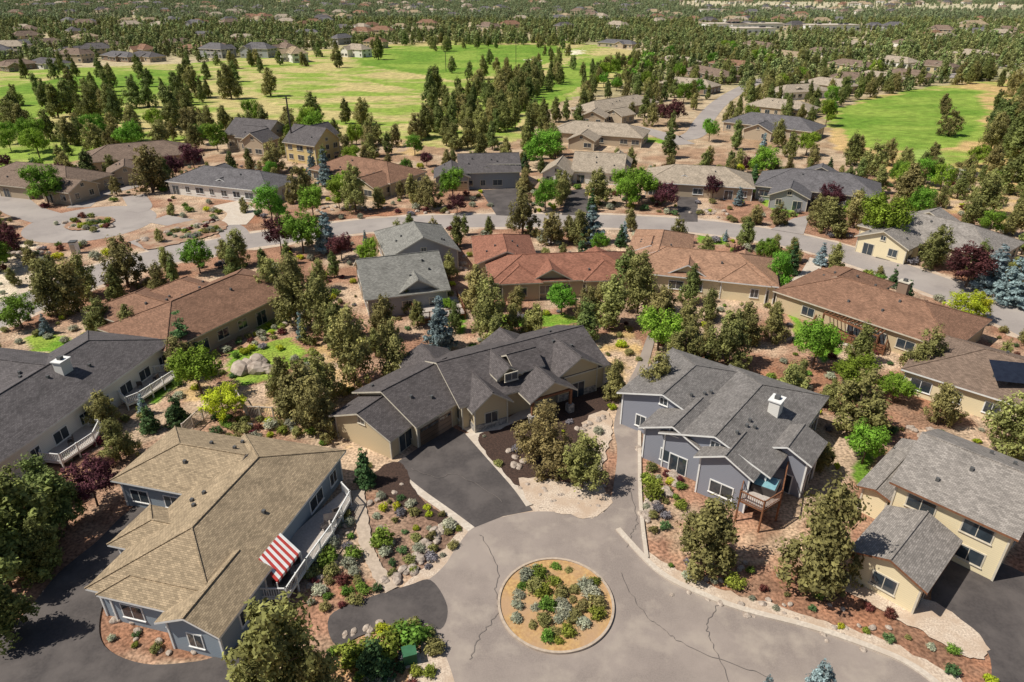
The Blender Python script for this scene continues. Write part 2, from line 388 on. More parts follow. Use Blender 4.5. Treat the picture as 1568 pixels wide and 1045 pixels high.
far=[((1175,150),(1225,155),'ltan'),((1035,118),(1080,122),'ltan'),((1070,100),(1110,108),'brown'),((1105,90),(1145,94),'rust'),((1205,130),(1245,128),'ltan'),((1255,118),(1290,122),'ltan'),((1290,110),(1325,112),'brown'),((1330,108),(1365,112),'ltan'),((1375,105),(1410,108),'brown'),((1290,90),(1325,94),'brown'),((930,60),(965,62),'slate'),((1190,76),(1225,80),'tan'),((10,92),(35,90),'brown'),((62,88),(88,90),'dgrey'),((100,72),(125,70),'dgrey'),((172,78),(198,80),'slate'),((150,62),(172,62),'brown'),((213,78),(233,80),'dgrey'),((258,60),(280,58),'brown'),((287,68),(310,70),'rust'),((322,66),(342,66),'brown'),((20,62),(42,60),'slate'),((60,60),(80,58),'brown'),((300,48),(320,48),'slate'),((120,52),(138,51),'tan'),((1025,85),(1055,88),'ltan'),((1150,62),(1180,66),'brown'),((360,52),(380,52),'ltan'),((410,60),(432,60),'brown'),((460,45),(480,45),'slate'),((560,42),(580,42),'brown'),((640,40),(660,40),'tan'),((1360,85),(1390,88),'ltan'),((1420,92),(1450,94),'brown'),((1480,75),(1510,78),'ltan'),((1380,60),(1405,62),'brown'),((1300,62),(1325,63),'ltan'),((1250,72),(1280,74),'brown')]
for a,b,c in far:
    H3('tract_house',c,R.choice(['tan','beige','white_','brown']),a,b,12,[(((a[0]+b[0])//2,a[1]+4),((a[0]+b[0])//2,a[1]+25),9,8)],single=True)
NEARHOUSES=len(OBB)
protos=[]
for rc,wc in (('brown','tan'),('slate','grey'),('ltan','white_'),('rust','beige'),('dgrey','tan'),('tan','white_')):
    h=House('town_house',rc,wc,single=True); c=Vector((R.uniform(-400,400),900+60*len(protos)))
    d=Vector((1,0)); h.ang=0; h.wing(c-d*5,c+d*5,11,'h','h',4.8,.55); h.wing(c+Vector((-4,0)),c+Vector((-4,-9.5)),8,'g','g',4.4,.55)
    protos.append(h.done())
for i in range(900):
    y=480+ (R.random()**1.2)*1650; x=R.uniform(-.8,.8)*y
    if y<760 and -.16<x/y<.28: continue
    if y<560 and x>.3*y: continue
    if math.sin(x*.011+2)*math.cos(y*.009)+R.uniform(-.6,.6)<-.1: continue
    if blocked(x,y,8): continue
    src=R.choice(protos); o=bpy.data.objects.new('town_house',src.data); o.location=(x,y,0); o.rotation_euler=(0,0,R.uniform(-1,1)+R.choice([0,math.pi])); s_=R.uniform(.85,1.15); o.scale=(s_,s_,s_*1.1); COL.objects.link(o)
    OBB.append((Vector((x,y)),Vector((1,0)),9,9))
for (x,y,l) in ((1110,38,45),(1155,38,60),(1270,40,55),(1090,16,40),(1240,14,60),(1150,45,40)):
    b=MB(); c=P(x,y,5); b.box(c,(1,.1),l,24,0,6,M['white']); b.box(c,(1,.1),l+1,25,6,6.6,M['conc'])
    for k in range(int(l/6)): b.box(c+Vector((-l/2+3+6*k,-12-.3*k*2)),(1,.1),2.5,.5,2,4,M['glass'])
    for k in range(3): b.box(c+Vector((R.uniform(-l/3,l/3),R.uniform(-6,6))),(1,.1),4,3,6.6,8,M['metal'])
    b.obj('commercial_building',None,(c.x,c.y,0)); OBB.append((c-Vector((0,20)),Vector((1,.1)).normalized(),l/2+6,40))
# ------------------------------------------------ sheets, roads
def smooth(pts,closed,n=6):
    out=[]; N=len(pts)
    for i in (range(N) if closed else range(N-1)):
        if closed: p0,p1,p2,p3=pts[(i-1)%N],pts[i],pts[(i+1)%N],pts[(i+2)%N]
        else: p0,p1,p2,p3=pts[max(i-1,0)],pts[i],pts[i+1],pts[min(i+2,N-1)]
        for k in range(n):
            t=k/n; out.append(.5*((2*p1)+(p2-p0)*t+(2*p0-5*p1+4*p2-p3)*t*t+(3*p1-p0-3*p2+p3)*t**3))
    if not closed: out.append(pts[-1])
    return out
Z=[.012]
def nz(): Z[0]+=.004; return Z[0]
def sheet(name,px,m,sm=True,block=True,world=False,z=None,rough=0):
    pts=[Vector(p) for p in px] if world else [P(*p) for p in px]
    if sm: pts=smooth(pts,True,5)
    z=z or nz(); b=MB()
    if block:
        xs=[p.x for p in pts]; ys=[p.y for p in pts]; POLYS.append(((min(xs),max(xs),min(ys),max(ys)),pts))
    if rough:
        q=[]
        for i,p in enumerate(pts):
            r=pts[(i+1)%len(pts)]; k=max(1,int((r-p).length/.5))
            for j in range(k): q.append(p.lerp(r,j/k)+Vector((R.uniform(-rough,rough),R.uniform(-rough,rough))))
        pts=q
    b.poly([(p.x,p.y,z) for p in pts],M[m] if isinstance(m,str) else m)
    return b.obj(name)
def ribbon(name,px,w,m,z=None,h=0,block=True,world=False,closed=False,rough=0):
    pts=[Vector(p) for p in px] if world else [P(*p) for p in px]
    pts=smooth(pts,closed,8)
    if closed: pts.append(pts[0])
    z=z or nz(); b=MB(); n=len(pts); lf=[];rt=[]
    for i in range(n):
        d=(pts[min(i+1,n-1)]-pts[max(i-1,0)])
        if closed and i in(0,n-1): d=pts[1]-pts[-2]
        d.normalize(); nn=Vector((-d.y,d.x)); w2=w/2+R.uniform(-rough,rough); lf.append(pts[i]+nn*w2); rt.append(pts[i]-nn*w2)
    zz=z+h
    for i in range(n-1):
        b.poly([(*rt[i],zz),(*rt[i+1],zz),(*lf[i+1],zz),(*lf[i],zz)],M[m])
        if h:
            b.poly([(*rt[i],0),(*rt[i+1],0),(*rt[i+1],zz),(*rt[i],zz)],M[m]); b.poly([(*lf[i],0),(*lf[i+1],0),(*lf[i+1],zz),(*lf[i],zz)],M[m])
    if block:
        xs=[p.x for p in pts]; ys=[p.y for p in pts]; LINES.append(([(p.x,p.y) for p in pts],w,(min(xs),max(xs),min(ys),max(ys))))
    return b.obj(name)
st=[(-120,540),(-30,495),(60,458),(140,425),(200,404),(280,388),(370,371),(460,359),(560,346),(650,340),(760,338),(870,338),(960,340),(1060,346),(1150,357),(1240,374),(1320,397),(1400,425),(1480,455),(1580,500),(1700,560)]
ribbon('street_verge',st,11.4,'gravel',block=False,rough=.5)
ribbon('residential_street',st,9,'street')
c=P(140,342); rr=(P(70,342)-P(140,342)).length
cr=[(c.x+rr*.86*math.cos(a),c.y+rr*.86*math.sin(a)) for a in np.linspace(0,2*math.pi,20)[:-1]]
ribbon('turning_circle_road',cr,8.5,'street',world=True,closed=True)
ribbon('side_road',[(230,362),(262,375),(290,386)],9,'street')
ribbon('side_road',[(75,335),(35,322),(10,305),(-40,300)],7,'street')
ribbon('driveway',[(120,318),(150,298),(200,285),(225,270)],5,'street')
ribbon('driveway',[(365,372),(350,350),(300,345),(240,335)],5.5,'street')
ribbon('driveway',[(205,300),(215,318),(200,325)],5,'street')
ribbon('driveway',[(345,312),(370,325),(355,345)],6,'conc')
ribbon('residential_street',[(1000,203),(1040,212),(1065,205),(1078,185),(1100,160),(1130,140),(1170,122),(1240,100),(1300,80)],7,'street')
ribbon('residential_street',[(965,195),(1000,203),(1050,222)],7,'street')
ribbon('residential_street',[(1440,120),(1480,112),(1540,100),(1600,95)],8,'street')
sheet('driveway',[(735,292),(795,288),(815,320),(800,332),(760,330)],'drive',False)
sheet('driveway',[(1035,296),(1068,296),(1068,340),(1040,340)],'drive',False)
sheet('driveway',[(870,292),(900,290),(900,330),(860,330)],'drive',False)
sheet('driveway',[(1215,335),(1240,330),(1230,360),(1180,352)],'street',False)
sheet('driveway',[(1370,365),(1400,372),(1385,405),(1340,395)],'drive',False)
sheet('driveway',[(825,350),(862,352),(860,372),(835,375)],'street',False)
sheet('driveway',[(1195,440),(1225,420),(1240,395),(1262,400),(1240,450),(1200,465)],'conc',False)
sheet('gravel_shoulder',[(690,830),(740,790),(815,775),(900,780),(950,800),(1000,850),(1085,895),(1240,945),(1360,985),(1440,1025),(1480,1060),(1440,1160),(680,1160),(650,960),(600,925)],'gravel',block=False,rough=.25)
sheet('cul_de_sac_road',[(728,806),(770,793),(815,785),(865,786),(905,795),(945,812),(990,860),(1025,888),(1080,914),(1140,936),(1240,962),(1340,996),(1400,1024),(1460,1070),(1460,1160),(720,1160),(700,1060),(680,1000),(655,958),(600,945),(600,908),(650,892),(680,868),(700,838)],'road')
sheet('shared_lane',[(905,800),(930,780),(940,740),(945,690),(940,650),(955,600),(975,560),(992,515),(1003,515),(990,570),(980,620),(978,680),(978,740),(982,800),(990,858),(945,830)],'road')
sheet('neighbour_driveway',[(505,945),(560,918),(625,898),(660,890),(685,930),(675,965),(640,955),(560,972),(515,990)],'drive',True)
sheet('subject_driveway',[(598,716),(690,654),(728,672),(816,783),(770,792),(727,809)],'drive',False)
ribbon('driveway_edging',[(592,712),(640,752),(690,788),(722,812)],.8,'conc')
ribbon('front_walk',[(718,664),(750,700),(790,745),(812,775)],.9,'conc',block=False)
sheet('entry_walk',[(700,652),(735,655),(775,643),(800,628),(830,615),(835,628),(800,645),(770,660),(730,672)],'conc',False)
sheet('mulch_bed',[(732,672),(775,655),(830,630),(870,612),(900,600),(942,585),(935,620),(915,640),(888,660),(885,690),(865,735),(835,730),(800,745),(780,735)],'mulch',block=False,rough=.15)
sheet('mulch_bed',[(610,708),(560,735),(570,745),(640,790),(700,810),(640,760)],'mulch',block=False,rough=.15)
sheet('gravel_swale',[(892,650),(925,630),(938,650),(930,690),(920,735),(935,770),(905,795),(850,785),(810,770),(795,735),(840,735),(880,740),(890,700)],'gravel',block=False,rough=.2)
sheet('side_driveway',[(232,762),(190,790),(150,830),(90,880),(30,950),(-30,990),(-60,1120),(380,1120),(375,1005),(300,1015),(220,1018),(160,990),(155,940),(175,900),(215,850),(240,800)],'drive')
sheet('paved_driveway',[(1450,842),(1490,850),(1580,890),(1640,1000),(1600,1080),(1525,1080),(1515,1010),(1490,975),(1425,930)],'drive')
sheet('gravel_path',[(1300,880),(1330,885),(1430,925),(1490,965),(1512,1000),(1490,1010),(1440,985),(1340,930),(1285,900)],'gravel',rough=.15)
ribbon('garden_path',[(548,752),(552,780),(558,820),(566,850),(580,878),(600,905)],1.2,'kerb',rough=.1)
ribbon('kerb',[(946,812),(990,860),(1025,888),(1080,914),(1140,936),(1240,962),(1340,996),(1400,1024),(1460,1070)],.5,'conc',h=.1)
ribbon('kerb',[(979,640),(979,700),(980,760),(984,810),(990,856)],.35,'conc',h=.1)
sheet('patio',[(1245,490),(1310,500),(1340,545),(1290,530)],'conc',False)
for px in ([(735,820),(762,868),(758,905),(762,940),(735,975),(720,1010)],[(950,880),(978,930),(1010,962),(1060,995),(1180,1040)],[(1100,925),(1082,960),(1092,990),(1120,1060)],[(630,720),(670,733),(700,728),(770,770)],[(960,840),(968,815),(975,800),(962,740)]):
    pts=smooth([P(*p) for p in px],False,8); pts=[(p.x+R.uniform(-.12,.12),p.y+R.uniform(-.12,.12)) for p in pts]
    ribbon('crack_sealant',pts,.04,'seal',block=False,world=True)
ic=P(851,925); ir=(P(939,925)-P(765,925)).length/2
cr=[(ic.x+ir*math.cos(a),ic.y+ir*1.02*math.sin(a)) for a in np.linspace(0,2*math.pi,25)[:-1]]
isl=mat('island_bark',(.56,.36,.15),(.40,.23,.10),4,.95,.5,c3=(.44,.28,.16),scale3=.4)
sheet('island_bed',cr,isl,world=True)
ribbon('island_kerb',cr,.2,'kerb',world=True,closed=True,h=.1)
c2=P(138,343)
mul=mat('red_bark',(.38,.22,.14),(.24,.13,.085),2,.95,.5,c3=(.42,.31,.22),scale3=.3)
sheet('turning_island_bed',[(c2.x+rr*.48*math.cos(a),c2.y+rr*.48*math.sin(a)) for a in np.linspace(0,2*math.pi,17)[:-1]],mul,world=True,block=False,rough=.2)
sheet('red_bark_bed',[(215,365),(255,348),(320,335),(348,345),(335,358),(270,375),(225,383)],mul,rough=.3,block=False)
# ------------------------------------------------ ground
tab=NR.rand(256,256)
def vn(X,Y,s,k=0):
    x=X/s+k*17.3+1000; y=Y/s+k*31.7+1000
    xi=np.floor(x).astype(int); yi=np.floor(y).astype(int); fx=x-xi; fy=y-yi
    fx=fx*fx*(3-2*fx); fy=fy*fy*(3-2*fy)
    a=tab[xi%256,yi%256];b=tab[(xi+1)%256,yi%256];c=tab[xi%256,(yi+1)%256];d=tab[(xi+1)%256,(yi+1)%256]
    return (a*(1-fx)+b*fx)*(1-fy)+(c*(1-fx)+d*fx)*fy
def fb(X,Y,s,k=0): return .5*vn(X,Y,s,k)+.3*vn(X,Y,s/2.1,k+1)+.2*vn(X,Y,s/4.3,k+2)
def inp(X,Y,poly):
    c=np.zeros(X.shape,bool); n=len(poly); j=n-1
    for i in range(n):
        xi,yi=poly[i].x,poly[i].y; xj,yj=poly[j].x,poly[j].y
        if yi!=yj:
            c^=((yi>Y)!=(yj>Y))&(X<(xj-xi)*(Y-yi)/(yj-yi)+xi)
        j=i
    return c
def axis(a0,a1,st,g,far):
    xs=list(np.arange(a0,a1,st)); x=xs[-1]; s=st
    while x<far: s=max(st,g*abs(x)); x+=s; xs.append(x)
    return xs
xp=axis(0,90,.6,.016,7000); xs=np.array([-v for v in xp[::-1][:-1]]+xp)
ys=np.array([-2000,-800,-300,-100,-40,0,15,24]+axis(28,140,.6,.007,9000))
X,Y=np.meshgrid(xs,ys); X=X.ravel(); Y=Y.ravel(); nx=len(xs); ny=len(ys)
wv=np.clip(Y*.012,.6,14)
Xw=X+(fb(X,Y,6,3)-.5)*wv*2.2; Yw=Y+(fb(X,Y,6,9)-.5)*wv*2.2
n1=fb(X,Y,9,1); n2=fb(X,Y,2.5,5); n3=fb(X,Y,60,7)
def lerp(a,b,t): t=np.clip(t,0,1)[:,None]; return np.array(a)*(1-t)+np.array(b)*t
red=(.34,.185,.12); tan=(.50,.365,.255); gold=(.57,.39,.175); grn=(.155,.27,.035); lim=(.26,.355,.062); dry=(.52,.43,.19); olive=(.33,.29,.14)
C=lerp(red,tan,(n1-.5)*4+.42+(n2-.5)*1.5)
t=np.clip((Y-150)/250,0,1)[:,None]; C=C*(1-t)+lerp((.36,.33,.17),(.52,.43,.27),(n3-.5)*4+.5+(n1-.5)*2)*t
def zone(px,ca,cb,nn,amt=1.0,k=4.0):
    global C
    m=inp(Xw,Yw,[P(*p) for p in px])
    t=(nn-.5)*k+.5; Z_=lerp(ca,cb,t); C[m]=C[m]*(1-amt)+Z_[m]*amt
ng=fb(X,Y,28,11); ng2=fb(X*.35+Y*.1,Y,9,13)
zone([(-200,120),(120,104),(300,97),(520,74),(700,61),(880,64),(1005,84),(965,125),(850,160),(800,215),(720,232),(600,215),(450,205),(300,215),(100,250),(-200,270)],lim,dry,ng*.6+ng2*.4+.02,1,7)
zone([(520,82),(700,68),(860,70),(850,95),(700,125),(560,100)],grn,lim,ng*.6+ng2*.4,1,6)
zone([(880,90),(960,92),(900,130),(800,170),(790,200),(740,195),(770,150)],grn,lim,ng*.6+ng2*.4,1,6)
zone([(-100,150),(100,118),(240,105),(330,118),(170,165),(-100,200)],lim,grn,ng*.6+ng2*.4,1,6)
zone([(385,105),(470,110),(650,140),(650,185),(560,200),(470,180),(390,145)],dry,lim,ng2,1,5)
zone([(300,100),(500,82),(520,92),(400,112),(310,112)],dry,lim,ng2,1,5)
zone([(-100,190),(80,185),(130,215),(-50,250)],lim,dry,ng)
zone([(1265,175),(1330,150),(1430,132),(1568,118),(1640,130),(1640,360),(1540,345),(1430,310),(1330,260),(1280,225)],lim,gold,ng*.5+ng2*.5+.02,1,6)
zone([(1285,165),(1400,140),(1500,140),(1510,190),(1460,225),(1400,235),(1320,225),(1285,195)],grn,lim,ng*.6+ng2*.4,1,6)
zone([(1375,235),(1410,228),(1450,240),(1445,252),(1390,250)],(.28,.39,.09),(.32,.42,.1),ng)
for q in ([(920,100),(935,97),(945,103),(930,107)],[(868,78),(885,76),(893,82),(875,85)],[(805,92),(820,90),(826,95)]): zone(q,(.75,.68,.5),(.7,.62,.45),ng)
zone([(1040,2),(1300,4),(1568,8),(1700,14),(1700,24),(1500,20),(1250,16),(1040,12)],(.62,.53,.36),(.5,.45,.3),n3)
zone([(-100,2),(300,-2),(500,4),(300,8),(-100,10)],olive,dry,n3)
for q in ([(345,540),(400,525),(445,515),(470,545),(430,575),(370,590),(348,575)],[(40,515),(90,512),(120,530),(95,545),(45,540)],[(225,600),(285,565),(290,580),(240,620)],[(740,480),(860,478),(900,490),(840,500),(760,500)],[(1205,475),(1260,520),(1290,540),(1265,560),(1215,510)],[(1065,360),(1100,362),(1110,375),(1065,372)],[(985,210),(1030,212),(1020,220),(985,218)],[(1180,310),(1230,318),(1215,335),(1180,330)],[(700,480),(715,478),(712,515),(700,510)],[(1150,275),(1200,300),(1180,320),(1150,300)],[(380,490),(430,475),(440,500),(400,515)]):
    zone(q,(.15,.29,.03),(.26,.34,.055),n2)
zone([(1300,735),(1320,690),(1342,668),(1350,675),(1322,742)],grn,grn,n2)
for q in ([(900,512),(975,505),(985,540),(955,585),(925,570)],[(360,600),(470,560),(490,520),(530,580),(555,600),(500,640),(420,640),(370,620)],[(1380,270),(1460,260),(1560,300),(1600,340),(1500,335),(1420,320)],[(270,560),(320,590),(300,620),(280,600)],[(600,215),(650,215),(640,240),(600,235)],[(380,640),(500,660),(540,690),(440,670)]):
    zone(q,gold,tan,n2,.9)
zone([(-40,385),(50,372),(75,400),(60,440),(-40,470)],(.75,.63,.48),(.56,.45,.33),n2)
zone([(1430,255),(1490,262),(1480,280),(1435,275)],(.6,.55,.46),(.45,.4,.32),n2)
for q in ([(520,322),(600,318),(700,325),(700,334),(600,338),(530,340)],[(360,340),(400,330),(440,345),(400,362)],[(1300,610),(1420,600),(1500,650),(1380,660),(1320,680)],[(1000,880),(1080,850),(1300,900),(1540,1030),(1568,1060),(1500,1060),(1350,980),(1080,905)],[(160,910),(350,960),(370,1000),(260,1010),(170,980)],[(0,600),(60,700),(100,740),(20,800),(-30,700)],[(480,905),(540,880),(590,900),(530,940)],[(1450,410),(1560,400),(1568,480),(1480,440)],[(1000,570),(1060,540),(1300,560),(1290,640)]):
    zone(q,(.38,.18,.105),(.28,.155,.10),n2,.85)
zone([(1010,800),(1150,800),(1200,760),(1300,800),(1300,880),(1100,860),(1040,880)],(.40,.23,.145),(.52,.37,.245),n2,.9)
zone([(560,770),(640,760),(712,800),(690,850),(640,885),(590,880),(568,840)],(.33,.22,.155),(.23,.145,.105),n2,.9)
zone([(520,995),(560,960),(660,960),(680,1050),(600,1090),(480,1090)],(.52,.31,.16),(.38,.23,.13),n2,.9)
C=C*(0.82+.34*vn(X,Y,1.3,20))[:,None]
me=bpy.data.meshes.new('ground')
co=np.zeros((len(X),3)); co[:,0]=X; co[:,1]=Y
me.vertices.add(len(X)); me.vertices.foreach_set('co',co.ravel())
idx=np.arange(nx*ny).reshape(ny,nx); q=np.stack([idx[:-1,:-1],idx[:-1,1:],idx[1:,1:],idx[1:,:-1]],-1).reshape(-1,4)
me.loops.add(q.size); me.loops.foreach_set('vertex_index',q.ravel().astype(np.int32))
me.polygons.add(len(q)); me.polygons.foreach_set('loop_start',np.arange(0,q.size,4,dtype=np.int32))
try: me.polygons.foreach_set('loop_total',np.full(len(q),4,dtype=np.int32))
except Exception: pass
me.update(calc_edges=True)
at=me.color_attributes.new('gcol','FLOAT_COLOR','POINT'); at.data.foreach_set('color',np.concatenate([C,np.ones((len(X),1))],1).ravel())
g=bpy.data.objects.new('ground',me); COL.objects.link(g)
m,nt,b=nm('ground_soil_and_grass'); N=nt.nodes; L=nt.links
b.inputs['Roughness'].default_value=.95; b.inputs['Specular IOR Level'].default_value=.1
a=N.new('ShaderNodeAttribute'); a.attribute_name='gcol'; tc=N.new('ShaderNodeTexCoord')
def noi(s,d):
    n=N.new('ShaderNodeTexNoise'); n.inputs['Scale'].default_value=s; n.inputs['Detail'].default_value=d; L.new(tc.outputs['Object'],n.inputs['Vector']); return n
nA=noi(3.5,6); nB=noi(.35,5)
def mr(n,lo,hi,a_=.35,b_=.65):
    r=N.new('ShaderNodeMapRange'); r.inputs[1].default_value=a_; r.inputs[2].default_value=b_; r.inputs[3].default_value=lo; r.inputs[4].default_value=hi; L.new(n.outputs['Fac'],r.inputs[0]); return r
rA=mr(nA,.52,1.38); rB=mr(nB,.8,1.17)
mu=N.new('ShaderNodeMath'); mu.operation='MULTIPLY'; L.new(rA.outputs[0],mu.inputs[0]); L.new(rB.outputs[0],mu.inputs[1])
vm=N.new('ShaderNodeVectorMath'); vm.operation='SCALE'; L.new(a.outputs['Color'],vm.inputs[0]); L.new(mu.outputs[0],vm.inputs['Scale']); L.new(vm.outputs[0],b.inputs['Base Color'])
bp=N.new('ShaderNodeBump'); bp.inputs['Strength'].default_value=.6; bp.inputs['Distance'].default_value=.08; L.new(nA.outputs['Fac'],bp.inputs['Height']); L.new(bp.outputs['Normal'],b.inputs['Normal'])
me.materials.append(m)
# ------------------------------------------------ vegetation prototypes
def cone(vs,fs,a,b,r0,r1,k=6):
    a=np.array(a);b=np.array(b);d=b-a; d/=np.linalg.norm(d); u=np.cross(d,[0,0,1.]) if abs(d[2])<.95 else np.array([1.,0,0]); u/=np.linalg.norm(u); w=np.cross(d,u)
    i=len(vs)
    for j in range(k):
        t=2*math.pi*j/k; vs.append(a+r0*(math.cos(t)*u+math.sin(t)*w))
    for j in range(k):
        t=2*math.pi*j/k; vs.append(b+r1*(math.cos(t)*u+math.sin(t)*w))
    for j in range(k): fs.append([i+j,i+(j+1)%k,i+k+(j+1)%k,i+k+j])
def proto(name,leaf,lobes,ncl,per,cs,ls,trunk,limbs=True,up=.3,seed=0,ob=.9):
    r=np.random.RandomState(seed); vs=[];fs=[]
    th,tr=trunk
    if th>0:
        cone(vs,fs,(0,0,-.2),(.1,.05,th*.5),tr,tr*.65); cone(vs,fs,(.1,.05,th*.5),(0,0,th),tr*.65,tr*.15)
        if limbs:
            for l in lobes:
                zb=max(.4,min(th*.8,l[2]-l[3]*.9)); cone(vs,fs,(0,0,zb),(l[0],l[1],l[2]),tr*.35,tr*.08,4)
    nb=len(fs); vol=np.array([l[3]**2 for l in lobes]); vol=vol/vol.sum()
    li=r.choice(len(lobes),ncl,p=vol); LB=np.array([l[:5] for l in lobes])[li]
    dv=r.normal(size=(ncl,3)); dv/=np.linalg.norm(dv,axis=1)[:,None]
    rad=.55+.6*r.rand(ncl)
    cc=LB[:,:3]+dv*np.stack([LB[:,3],LB[:,3],LB[:,4]],1)*rad[:,None]; cc[:,2]=np.maximum(cc[:,2],.25)
    tint=.6+.8*r.rand(ncl)
    cz=np.repeat(cs*(.5+.9*r.rand(ncl)),per)[:,None]
    c=np.repeat(cc,per,0); t=np.repeat(tint,per)*(.75+.5*r.rand(ncl*per)); n=ncl*per
    off=r.normal(size=(n,3)); off/=np.linalg.norm(off,axis=1)[:,None]; off*= (r.rand(n)**.5)[:,None]
    off[:,2]*=1+up
    p=c+off*cz
    nrm=off*ob+np.repeat(dv,per,0)*.35+r.normal(size=(n,3))*.38+np.array([0,0,.25]); nrm/=np.linalg.norm(nrm,axis=1)[:,None]
    a=np.cross(nrm,r.normal(size=(n,3))); a/=np.linalg.norm(a,axis=1)[:,None]; b=np.cross(nrm,a)
    s=ls*(.55+.9*r.rand(n))[:,None]
    q=np.stack([p-a*s-b*s*.35,p-a*s*.2+b*s*.6,p+a*s,p+a*s*.1-b*s*.55],1).reshape(-1,3)
    base=len(vs); V=np.concatenate([np.array(vs).reshape(-1,3),q]) if vs else q
    me=bpy.data.meshes.new(name)
    F_=fs+(base+np.arange(n*4).reshape(n,4)).tolist()
    me.from_pydata(V.tolist(),[],F_)
    me.materials.append(M['bark']); me.materials.append(leaf)
    me.polygons.foreach_set('material_index',[0]*nb+[1]*n)
    at=me.attributes.new('tint','FLOAT','POINT'); at.data.foreach_set('value',np.concatenate([np.ones(base),np.repeat(t,4)]))
    me.update(); return me
def lobes_jun(h,seed,wid=.30,n=12,round_=.65):
    r=random.Random(seed); L=[]
    for i in range(n):
        t=(i+.5)/n; z=h*(.14+.72*t); prof=(1-t)**round_*.82+.18; a=i*2.4+r.uniform(-.8,.8); off=h*wid*.72*prof*r.uniform(.5,1.1)
        rr=h*wid*(.24+.22*prof)*r.uniform(.65,1.2)
        L.append((math.cos(a)*off,math.sin(a)*off,z,rr,rr*1.25))
    L.append((h*.03*r.uniform(-1,1),h*.03*r.uniform(-1,1),h*.9,h*.055,h*.1)); L.append((0,0,h*.45,h*wid*.45,h*.25)); return L
def lobes_cone(h,wid,n=9):
    return [(0,0,h*(.1+.86*(i/(n-1))),h*wid*(1.03-(i/(n-1)))*.85+.12,h*.05) for i in range(n)]
def lobes_round(h,seed,wid=.36):
    r=random.Random(seed); L=[(0,0,h*.6,h*wid*.7,h*.28)]
    for i in range(10):
        a=i*2.4; z=h*r.uniform(.32,.84); o=h*wid*.78*(1-abs(z/h-.55)); L.append((math.cos(a)*o,math.sin(a)*o,z,h*.16,h*.15))
    return L
PR={}
PR['J']=[proto('juniper_mesh',L_['jun'],lobes_jun(8,i,(.28,.33,.38,.31,.36,.30,.40)[i]),185,46,.55,.14,(6.4,.22),seed=i) for i in range(7)]
PR['P']=[proto('pine_mesh',L_['pine'],lobes_jun(8,20+i,.24+.02*i,14,.8),185,44,.5,.14,(7,.2),seed=20+i) for i in range(5)]
PR['C']=[proto('conifer_mesh',L_['con'],lobes_cone(8,.24),190,36,.42,.15,(7,.16),False,-.2,seed=40+i) for i in range(2)]
PR['S']=[proto('spruce_mesh',L_['spr'],lobes_cone(8,.25),220,36,.38,.14,(7,.16),False,-.3,seed=50+i) for i in range(2)]
PR['D']=[proto('broadleaf_mesh',L_['dec'],lobes_round(8,60+i),220,42,.58,.135,(5.5,.17),seed=60+i) for i in range(3)]
PR['Y']=[proto('yellow_tree_mesh',L_['yel'],lobes_round(8,70),170,40,.55,.14,(5.5,.15),seed=70)]
PR['M']=[proto('plum_mesh',L_['plum'],lobes_round(8,80,.38),190,40,.6,.15,(5,.17),seed=80)]
PR['G']=[proto('dry_juniper_mesh',L_['gold'],lobes_jun(8,5,.40),230,48,.52,.12,(6.4,.22),seed=90)]
def shr(name,l,flat,seed): return proto(name,l,[(0,0,.4,.45,.34*flat),(.25,.1,.35,.28,.25*flat),(-.2,.2,.35,.28,.3*flat)],60,18,.17,.06,(0,0),False,.1,seed)
SH={'box':[shr('boxwood_mesh',L_['box'],1,1),shr('boxwood_mesh',L_['box'],.8,2)],'sage':[shr('sage_mesh',L_['sage'],1,3)],'burg':[shr('barberry_mesh',L_['burg'],1,4)],'yel':[shr('gold_shrub_mesh',L_['yel'],.8,5)],'con':[shr('dwarf_conifer_mesh',L_['con'],.8,6)],'lav':[shr('lavender_mesh',L_['lavf'],.8,7)],'jun':[shr('olive_shrub_mesh',L_['jun'],.8,8)]}
NAMES={'J':'juniper_tree','P':'pine_tree','C':'dark_conifer_tree','S':'blue_spruce_tree','D':'broadleaf_tree','Y':'golden_broadleaf_tree','M':'plum_tree','G':'dry_juniper_tree'}
TREES=[]
def put(kind,x,y,h,wd=1.0):
    me=R.choice(PR[kind]); o=bpy.data.objects.new(NAMES[kind],me); s=h/8; w=s*wd*R.uniform(.85,1.12)
    o.location=(x,y,0); o.scale=(w,w*R.uniform(.9,1.1),s); o.rotation_euler=(0,0,R.uniform(0,6.28)); COL.objects.link(o); TREES.append((x,y,h)); return o
def T(kind,x,yb,yt,wd=1.0):
    p=P(x,yb); put(kind,p.x,p.y,max(2,min(15,hgt(x,yb,yt))),wd)
